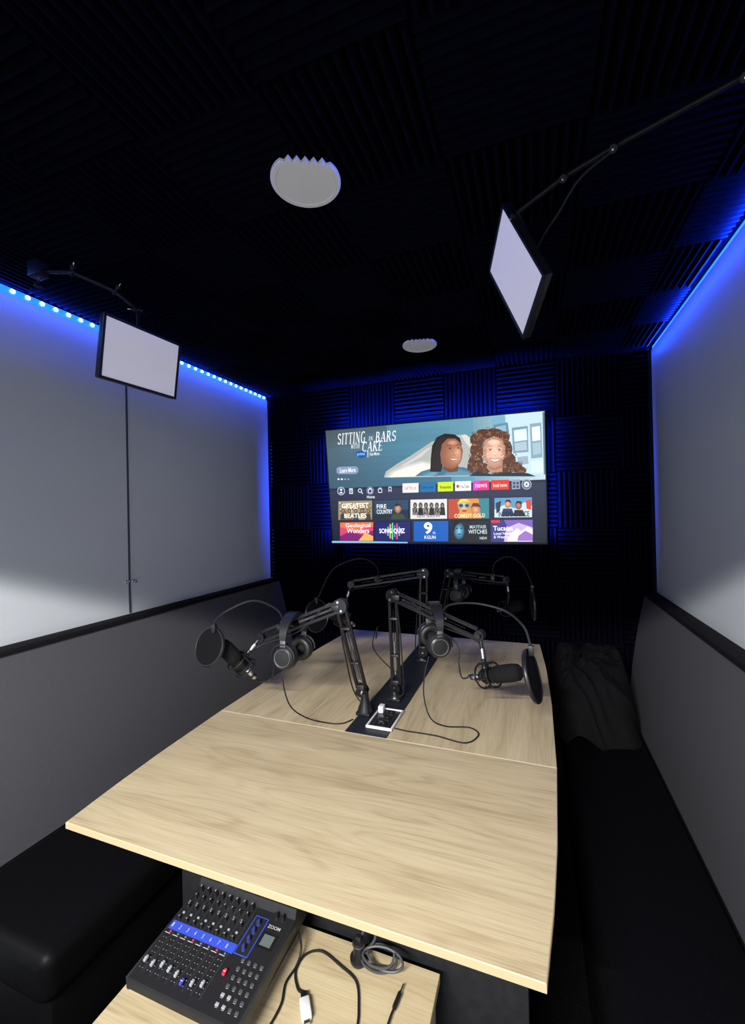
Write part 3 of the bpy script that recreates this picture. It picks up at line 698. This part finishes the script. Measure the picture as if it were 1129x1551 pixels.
pop((-.006,2.22,1.05),(.99,.12,.05),.075,[(-.008,2.225,1.125),(-.012,2.23,1.15),(-.05,2.26,1.23),(-.12,2.29,1.27),(-.19,2.31,1.23),(-.2,2.325,1.16)],'round black pop filter in shadow below television',.004)

def phones(top,yaw,lean,label,s=1.0):
    top=V(top);M=Matrix.Translation(top)@Euler((lean[0],lean[1],yaw)).to_matrix().to_4x4()@Matrix.Scale(s,4)
    e=empty('headphones',top,label,'headphones',group='black over-ear headphones')
    g=G(top);vs=[];fs=[];n=30
    def hp(t):
        a=math.pi*t;return V((-.073*math.cos(a),0,-.075+.075*math.sin(a)))
    for i in range(n+1):
        t=i/n;p=hp(t);q=hp(t+.01);tn=(q-p).normalized();nr=V((tn.z,0,-tn.x))
        w=.0105+.008*math.sin(math.pi*t);th=.0035+.0025*math.sin(math.pi*t)
        for a,b in ((-1,-1),(1,-1),(1.1,0),(1,1),(-1,1),(-1.1,0)): vs.append(p+V((0,a*w,0))+nr*b*th)
    for i in range(n):
        for k in range(6): fs.append((i*6+k,i*6+(k+1)%6,(i+1)*6+(k+1)%6,(i+1)*6+k))
    g.add(vs,fs,black,True,M);g.done('headband',e)
    for sx in (-1,1):
        g=G(top)
        g.box((sx*.073,0,-.088),(.006,.02,.04),mat('grey_metal',(.14,.14,.15),.35,.6),bev=.002,M=M)
        pts=[(sx*.074,.042*math.sin(a),-.128+.040*math.cos(a)) for a in [math.radians(k) for k in range(-95,96,19)]]
        g.tube(pts,.0035,blackmetal,n=6,sub=3,M=M);g.done('yoke',e)
        T=M@Matrix.Translation((sx*.060,0,-.130))@Euler((0,math.radians(90)*sx,0)).to_matrix().to_4x4()
        g=G(top);g.lathe([(.034,-.004),(.039,0),(.040,.008),(.037,.015),(.030,.019),(.026,.0175),(.024,.02),(.010,.021),(.001,.021)],black,T,32)
        cup=g.done('ear_cup',e)
        g=G(top);g.torus((0,0,-.012),(0,0,1),.029,.0125,padm,32,10,M=T);g.torus((0,0,.0185),(0,0,1),.027,.0012,mat('grey_ring',(.10,.10,.11),.35),32,6,M=T)
        g.done('ear_pad',cup)
phones((-.812,1.347,1.150),math.radians(92),(0,.05),'black over-ear headphones hung over a scissor arm',1.06)
phones((-.352,1.58,1.163),math.radians(118),(0,-.05),'black over-ear headphones hooked on scissor arm above oak leaf',1.06)
phones((-.381,2.375,1.188),math.radians(82),(0,0),'black over-ear headphones on scissor arm near television',1.0)

def cable(pts,r,m,label,name='cable'):
    g=G(pts[0]);g.tube(pts,r,m,n=8,sub=10)
    return g.done(name,label=label,category='cable')
zt=.7535
cable([(-.81,1.275,.985),(-.81,1.262,.94),(-.795,1.28,.85),(-.76,1.33,.79),(-.70,1.38,zt+.004),(-.655,1.40,zt),(-.63,1.44,zt)],.0024,rubber,'thin black headphone lead falling onto oak table')
cable([(-.36,1.515,.985),(-.372,1.50,.93),(-.37,1.47,.86),(-.345,1.46,.79),(-.30,1.49,zt+.002),(-.22,1.51,zt),(-.185,1.47,zt),(-.22,1.405,zt),(-.32,1.42,zt),(-.42,1.42,zt),(-.465,1.425,zt)],.0024,rubber,'thin black headphone lead looping across oak table')
cable([(-.222,1.545,.915),(-.25,1.56,.905),(-.26,1.56,.95),(-.27,1.58,1.02),(-.36,1.605,1.07)],.0028,rubber,'black mic cable curving up to its arm')
cable([(-.975,1.335,.905),(-.965,1.35,.885),(-.93,1.37,.89),(-.915,1.37,.95),(-.90,1.37,1.05)],.0028,rubber,'black mic cable looping under mic tail')
cable([(-.60,1.62,1.0),(-.63,1.72,1.02),(-.68,1.8,.9),(-.60,1.86,.78),(-.57,1.9,zt)],.0025,rubber,'thin black cable drooping between the arms')

# ---------- small cabinet below the table
cb=empty('low_cabinet',(-.55,.78,0),'low light oak cabinet holding the audio mixer','cabinet')
g=G((-.55,.78,0));g.box((-.5525,.79,.4385),(.665,.356,.022),wood_x,bev=.0012,seg=1,smooth=False);g.done('cabinet_top',cb)
g=G((-.55,.78,0));g.box((-.5525,.79,.214),(.645,.336,.427),wood_x);g.done('cabinet_body',cb)
for sx in (-1,1):
    g=G((-.55,.78,0));g.box((-.5525+sx*.158,.6205,.22),(.305,.004,.39),edge_m,bev=.001,seg=1);g.done('cabinet_door',cb)

# ---------- mixer
mx0,mx1,my0,my1=-.838,-.551,.675,.945;mz=.4505
mix=empty('audio_mixer',(-.695,.81,mz),'black portable mixer with faders, knobs and blue stripe','audio mixer')
OM=V((-.695,.81,mz))
MW,MD=mx1-mx0,my1-my0
sl=.022/MD
def top(u,v,h=0): return V((mx0+u*MW,my0+v*MD,mz+.068+.022*v+h))
TL=Euler((math.atan(sl),0,0)).to_matrix()
shell=mat('mixer_shell',(.011,.011,.013),.5,spec=.35)
g=G(OM)
pr=[(.0,.046),(.0,.062),(.006,.068),(.80,.0856),(.83,.104),(.93,.108),(1,.098),(1,.05)]
pp=[(my0+v*MD,mz+z) for v,z in pr]
k=len(pp);vs=[(mx0,y,z) for y,z in pp]+[(mx1,y,z) for y,z in pp]
g.add(vs,[(i,(i+1)%k,(i+1)%k+k,i+k) for i in range(k)]+[tuple(range(k)),tuple(range(k,2*k))[::-1]],shell)
ins=.022
lo_=[(mx0+ins,my0+ins*1.6,mz+.004),(mx1-ins,my0+ins*1.6,mz+.004),(mx1-ins,my1-.01,mz+.004),(mx0+ins,my1-.01,mz+.004)]
hi_=[(mx0+.001,my0+.001,mz+.047),(mx1-.001,my0+.001,mz+.047),(mx1-.001,my1-.001,mz+.051),(mx0+.001,my1-.001,mz+.051)]
g.add(lo_+hi_,[(0,3,2,1),(0,1,5,4),(1,2,6,5),(2,3,7,6),(3,0,4,7)],blackmatte)
for ux in (.004,.996):
    g.box(((top(ux,.4)).x,my0+.4*MD,mz+.063),(.006,MD*.8,.03),mat('mixer_side',(.018,.018,.021),.4),R=TL,bev=.002)
for a_ in (mx0+.035,mx1-.035):
    for b_ in (my0+.05,my1-.03): g.cyl((a_,b_,mz),(a_,b_,mz+.006),.009,rubber)
g.done('casing',mix)
def flat(g,u0,v0,u1,v1,m,h=.0004):
    g.add([top(u0,v0,h),top(u1,v0,h),top(u1,v1,h),top(u0,v1,h)],[(0,1,2,3)],m)
blue=mat('mixer_blue',lin((50,74,190)),.45);wht=mat('print_white',(.42,.42,.44),.5);capg=mat('cap_grey',(.06,.06,.065),.4);red=mat('cap_red',(.8,.03,.06),.35);purp=mat('cap_blue',(.05,.05,.45),.35);capw=mat('cap_white',(.28,.29,.31),.4)
capd=mat('cap_mid_grey',(.14,.14,.15),.4)
g=G(OM)
flat(g,.015,.40,.66,.475,blue);flat(g,.665,.41,.79,.735,blue,.0003);flat(g,.672,.418,.783,.727,mat('mixer_panel',(.012,.012,.014),.5),.0006)
for i in range(8):
    u=.05+i*.078
    for kx in range(7): flat(g,u-.018,.09+kx*.04,u-.008,.0925+kx*.04,wht,.0006);flat(g,u+.010,.09+kx*.04,u+.020,.0925+kx*.04,wht,.0006)
    flat(g,u-.032,.365,u+.02,.371,wht,.0006);flat(g,u-.032,.515,u+.0,.519,wht,.0006);flat(g,u-.032,.635,u+.0,.639,wht,.0006);flat(g,u-.03,.715,u+.01,.718,wht,.0006)
    flat(g,u+.0345,.06,u+.036,.80,mat('print_grey',(.10,.10,.11),.5),.0006)
def mtxt(body,u0,v0,u1,v1,m):
    pts,fs=text_poly(body,0,.01);g.add([top(u0+(u1-u0)*a,v0+(v1-v0)*b,.0009) for a,b in pts],fs,m)
mtxt('ZOOM',.81,.672,.925,.70,wht)
for i in range(8): mtxt(str(i+1),.03+i*.078,.42,.045+i*.078,.455,wht)
for j in range(6):
    for i in range(4): flat(g,.765+i*.056,.062+j*.062,.785+i*.056,.065+j*.062,wht,.0006)
g.done('panel_print',mix,label='white lettering, ticks and blue stripe')
g=G(OM);flat(g,.80,.51,.94,.64,mat('lcd_bezel',(.01,.01,.01),.2),.0008);flat(g,.822,.53,.918,.62,mat('lcd',(.08,.10,.10),.25,emit=(.12,.15,.15),es=.3),.0012);g.done('display',mix,label='small grey display')
def knob(u,v,r=.0052,h=.011,cap=capg,body=black):
    g=G(OM);T=Matrix.Translation(top(u,v))@TL.to_4x4()
    g.lathe([(r*1.15,0),(r,.002),(r*.85,h),(r*.6,h+.0006)],body,T,14);g.box((0,r*.35,h+.0007),(r*.3,r*.9,.0012),cap,M=T)
    g.done('knob',mix)
for i in range(8):
    u=.05+i*.078
    knob(u,.77,.0052,.012,wht);knob(u,.70,.0040,.008,wht);knob(u,.61,.0040,.008,wht)
    knob(u,.495,.0036,.007,wht)
for v in (.46,.53,.60,.67): knob(.728,v,.0048,.010,blue,mat('knob_blue',(.02,.03,.14),.4))
knob(.84,.77,.0052,.012);knob(.90,.77,.0052,.012)
def button(u,v,w,d,m,h=.003):
    g=G(OM);g.box(top(u,v,h/2),(w,d,h),m,R=TL,bev=.0006);g.done('button',mix)
for i in range(8): button(.05+i*.078,.55,.006,.004,capw);button(.025+i*.078,.655,.0045,.0035,capd,.002)
for i in range(8): button(.062+i*.078,.385,.005,.0035,red if i%3==0 else capd,.002)
def fader(u,v,m):
    g=G(OM);flat(g,u-.003,.06,u+.003,.345,mat('slot',(.002,.002,.002),.9),.0007)
    T=Matrix.Translation(top(u,v,.0055))@TL.to_4x4()
    g.box((0,0,-.003),(.002,.004,.006),black,M=T);g.box((0,0,0),(.0066,.012,.0055),m,bev=.0014,M=T);g.box((0,0,.003),(.0066,.0012,.0006),wht,M=T)
    g.done('fader',mix)
fv=[.14,.13,.15,.14,.13,.10,.12,.14]
for i in range(8): fader(.05+i*.078,fv[i],capw if i!=5 else purp)
fader(.70,.26,red)
for i in range(4):
    for j in range(6): button(.775+i*.056,.08+j*.062,.0080,.0062,capw if (j<2 and i<2) else capg,.0025)
for i in range(8):
    g=G(OM);c=V((mx0+.022+i*.0345,my0+.885*MD,mz+.1062));g.lathe([(.0105,0),(.0105,.003),(.0085,.0035),(.008,.001)],blackmetal,Matrix.Translation(c),18)
    g.done('input_socket',mix)
for i,(x,y) in enumerate(((-.775,.915),(-.741,.915))):
    g=G((x,y,.557));g.cyl((x,y,.558),(x,y,.60),.009,chrome,n=16);g.cyl((x,y,.60),(x,y,.618),.0075,black,n=14);g.tube([(x,y,.615),(x,y+.004,.65),(x-.005,y+.04,.675),(x-.01,y+.07,.64),(x,.992,.50)],.003,rubber,sub=8)
    g.done('mic_plug',label='silver plug with black lead in mixer socket',category='plug',group='plugs in the mixer sockets')

# ---------- things on the cabinet
zs=.4535
cable([(-.546,.90,.50),(-.538,.895,.47),(-.537,.87,zs),(-.541,.83,zs),(-.528,.79,zs),(-.53,.74,zs),(-.54,.69,zs)],.0026,rubber,'black lead running beside the mixer')
cable([(-.356,.80,zs),(-.366,.835,zs),(-.392,.885,zs),(-.44,.905,zs),(-.497,.920,zs),(-.53,.90,zs),(-.533,.86,zs),(-.51,.83,zs),(-.492,.824,zs+.003)],.0026,rubber,'black usb lead curled on cabinet top')
g=G((-.475,.80,.452));R=Euler((0,0,math.radians(38))).to_matrix();g.box((-.472,.797,.4585),(.022,.04,.014),whitep,R=R,bev=.003);g.box((-.486,.816,.4585),(.013,.016,.009),black,R=R,bev=.001);g.box((-.459,.779,.4585),(.012,.012,.005),chrome,R=R)
g.done('usb_adapter',label='white usb adapter at end of black lead',category='adapter')
g=G((-.405,.932,.4505));g.lathe([(.019,0),(.021,.003),(.021,.010),(.014,.013),(.0125,.036),(.014,.040),(.014,.048),(.009,.05)],black,Matrix.Translation((-.405,.932,.4505)),24);g.torus((-.405,.932,.492),(0,0,1),.0145,.001,capg,24,6);g.box((-.405,.932,.503),(.014,.01,.012),black,bev=.001)
g.done('power_plug',label='round black plug standing on cabinet top',category='plug')
gc=mat('grey_cable',(.045,.045,.05),.5)
g=G((-.345,.94,.46));pts=[]
for i in range(28):
    a=i*.62+2.6;k_=1+.28*math.sin(i*.9);pts.append((-.348+.040*k_*math.cos(a),.934+.020*k_*math.sin(a),.458+.0007*i+.014*(1+math.sin(a))*.5))
g.tube(pts,.0029,gc,n=7,sub=6);g.tube([(-.398,.940,.508),(-.392,.952,.54),(-.375,.96,.54),(-.37,.95,.50),(-.385,.945,.475)],.0029,gc,sub=8)
g.done('coiled_cable',label='loosely coiled dark grey power cord beside round plug',category='cable')
g=G((-.292,.885,.455));d=V((.12,.98,0)).normalized();p=V((-.296,.862,.4575))
g.cyl(p,p+d*.03,.0048,black,n=14);g.cyl(p+d*.03,p+d*.034,.0035,mat('gold',(.7,.5,.2),.3,1),n=12);g.cyl(p+d*.034,p+d*.05,.0022,chrome,n=10)
g.tube([p,p-d*.02,(-.30,.80,zs),(-.29,.74,zs),(-.30,.65,zs)],.0024,rubber,sub=8);g.done('audio_jack_lead',label='short black audio jack lead lying on cabinet',category='cable')

# ---------- light panels on arms
def lightpanel(c,a,b,gm,path,label,lead=None,es=.34):
    c=V(c);X=V((math.cos(a),math.sin(a),0));N=V((math.sin(a),-math.cos(a),0));Z=V((0,0,1))
    N2=N*math.cos(b)-Z*math.sin(b);Z2=Z*math.cos(b)+N*math.sin(b)
    X3=X*math.cos(gm)+Z2*math.sin(gm);Z3=Z2*math.cos(gm)-X*math.sin(gm)
    M=Matrix((X3,-N2,Z3)).transposed().to_4x4();M.translation=c
    e=empty('light_panel',c,label,'light panel',group='LED light panels on ceiling arms')
    w,h=.28,.2
    g=G(c);g.box((0,.010,0),(w,.02,h),black,bev=.004,M=M)
    for cc,s in (((0,-.001,h/2-.004),(w,.006,.008)),((0,-.001,-h/2+.004),(w,.006,.008)),((w/2-.004,-.001,0),(.008,.006,h)),((-w/2+.004,-.001,0),(.008,.006,h))): g.box(cc,s,black,M=M)
    g.box((0,.028,0),(.11,.018,.09),black,bev=.003,M=M);g.done('frame',e)
    g=G(c);g.add([(-w/2+.008,-.001,-h/2+.008),(w/2-.008,-.001,-h/2+.008),(w/2-.008,-.001,h/2-.008),(-w/2+.008,-.001,h/2-.008)],[(0,1,2,3)],mat('diffuser_%d'%int(es*100),(.72,.71,.77),.5,emit=(.66,.62,.80),es=es),M=M);g.done('diffuser',e,label='white diffuser')
    g=G(c);P_=[V(p) for p in path]
    for p,q in zip(P_,P_[1:]): g.cyl(p,q,.0065,armm,n=12)
    for i,p in enumerate(P_[:-1]):
        g.sphere(p,.0095,armm);d=(P_[i+1]-p).normalized();o=d.orthogonal().normalized()
        g.cyl(p-o*.014,p+o*.014,.006,armm,n=10);g.cyl(p+o*.014,p+o*.022,.009,armm,n=8);g.cyl(p+o*.022,p+o*.032,.0022,chrome,n=8)
    g.sphere(P_[-1],.010,armm);q=P_[-1];g.cyl(q,M@V((0,.03,0)),.007,armm)
    g.done('support_arm',e)
    g=G(c);g.box(P_[0]+V((0,0,.005)),(.05,.04,.05),armm,bev=.004);g.cyl(P_[0],P_[0]-V((0,0,.045)),.004,chrome,n=8);g.cyl(P_[0]-V((0,0,.044)),P_[0]-V((0,0,.052)),.012,armm,n=10);g.done('clamp',e)
    if lead:
        g=G(c);g.tube(lead,.0028,rubber,n=8,sub=10);g.done('power_lead',e)
    return M
lightpanel((-1.223,1.087,2.04),1.465,.139,-.018,[(-1.50,.935,2.32),(-1.37,.955,2.30),(-1.30,1.05,2.27),(-1.255,1.10,2.22),(-1.245,1.095,2.13)],'white rectangular LED panel light facing down on clamp arm',es=.28)
lightpanel((-.032,1.214,2.141),-1.184,.226,-1.166,[(.545,.93,2.30),(.388,.988,2.30),(.185,1.067,2.295),(.088,1.103,2.285),(-.02,1.155,2.262),(.015,1.21,2.20)],'white LED panel light turned diagonally on long arm',[(.19,1.062,2.288),(.12,1.09,2.262),(.075,1.14,2.225),(.04,1.18,2.20),(.01,1.225,2.17)],es=.38)

# ---------- lights
def orient(o,dirv,longaxis):
    z=-V(dirv).normalized();y=V(longaxis)-z*V(longaxis).dot(z);y.normalize();x=y.cross(z);o.rotation_euler=Matrix((x,y,z)).transposed().to_euler()
def strip(name,loc,dirv,ln,wd,e,axis,col=(.01,.07,1.0),spread=None):
    l=bpy.data.lights.new(name,'AREA');l.shape='RECTANGLE';l.size=wd;l.size_y=ln;l.energy=e;l.color=col
    if spread: l.spread=math.radians(spread)
    o=bpy.data.objects.new(name,l);COL.objects.link(o);o.location=loc;orient(o,dirv,axis);return o
strip('corridor_lamp',(-.5,-1.2,2.254),(0,2.6,-1.25),1.0,.02,160,(1,.281,0),(1.0,.985,.94))
strip('bounce_fill',(-.45,-.5,.95),(0,1,-.02),1.9,.8,12.5,(1,0,0),(.80,.89,1.0))  # added soft fill lamp standing in for bounced corridor light
strip('led_strip_glow',(XL+.012,1.4,2.338),(.5,0,.9),2.5,.012,20,(0,1,0),spread=150)
strip('led_strip_glow',(XL+.035,1.4,2.325),(-.35,0,-1),2.5,.015,2.2,(0,1,0))
strip('led_strip_glow',(XR-.004,1.4,2.338),(-.5,0,.9),2.5,.012,110,(0,1,0),spread=140)
strip('led_strip_glow',(XR-.045,1.4,2.32),(.30,0,-1),2.5,.015,2.6,(0,1,0))
strip('television_backlight',(-.57,2.535,2.06),(0,.8,.75),1.25,.02,50,(1,0,0),spread=150)
strip('television_backlight',(-1.24,2.56,1.68),(-.7,.9,0),.66,.015,12,(0,0,1),spread=130)
strip('television_backlight',(.10,2.575,1.68),(.6,.9,0),.66,.015,8,(0,0,1),spread=130)
strip('television_backlight',(-.57,2.585,1.32),(0,.7,-1),1.2,.015,3,(1,0,0),spread=150)
w=bpy.data.worlds.new('w');scene.world=w;w.use_nodes=True;w.node_tree.nodes['Background'].inputs[0].default_value=(.5,.56,.7,1);w.node_tree.nodes['Background'].inputs[1].default_value=.03

# ---------- camera
F=V((-math.sin(.3568)*math.cos(.0058),math.cos(.3568)*math.cos(.0058),math.sin(.0058)))
R=F.cross(V((0,0,1))).normalized();U=R.cross(F)
R2=R*math.cos(.021)-U*math.sin(.021);U2=U*math.cos(.021)+R*math.sin(.021)
cam=bpy.data.cameras.new('camera');cam.sensor_fit='VERTICAL';cam.sensor_height=36;cam.lens=649.09/1551*36;cam.clip_start=.02
co=bpy.data.objects.new('camera',cam);COL.objects.link(co)
M=Matrix((R2,U2,-F)).transposed().to_4x4();M.translation=V((0,0,1.5));co.matrix_world=M
scene.camera=co
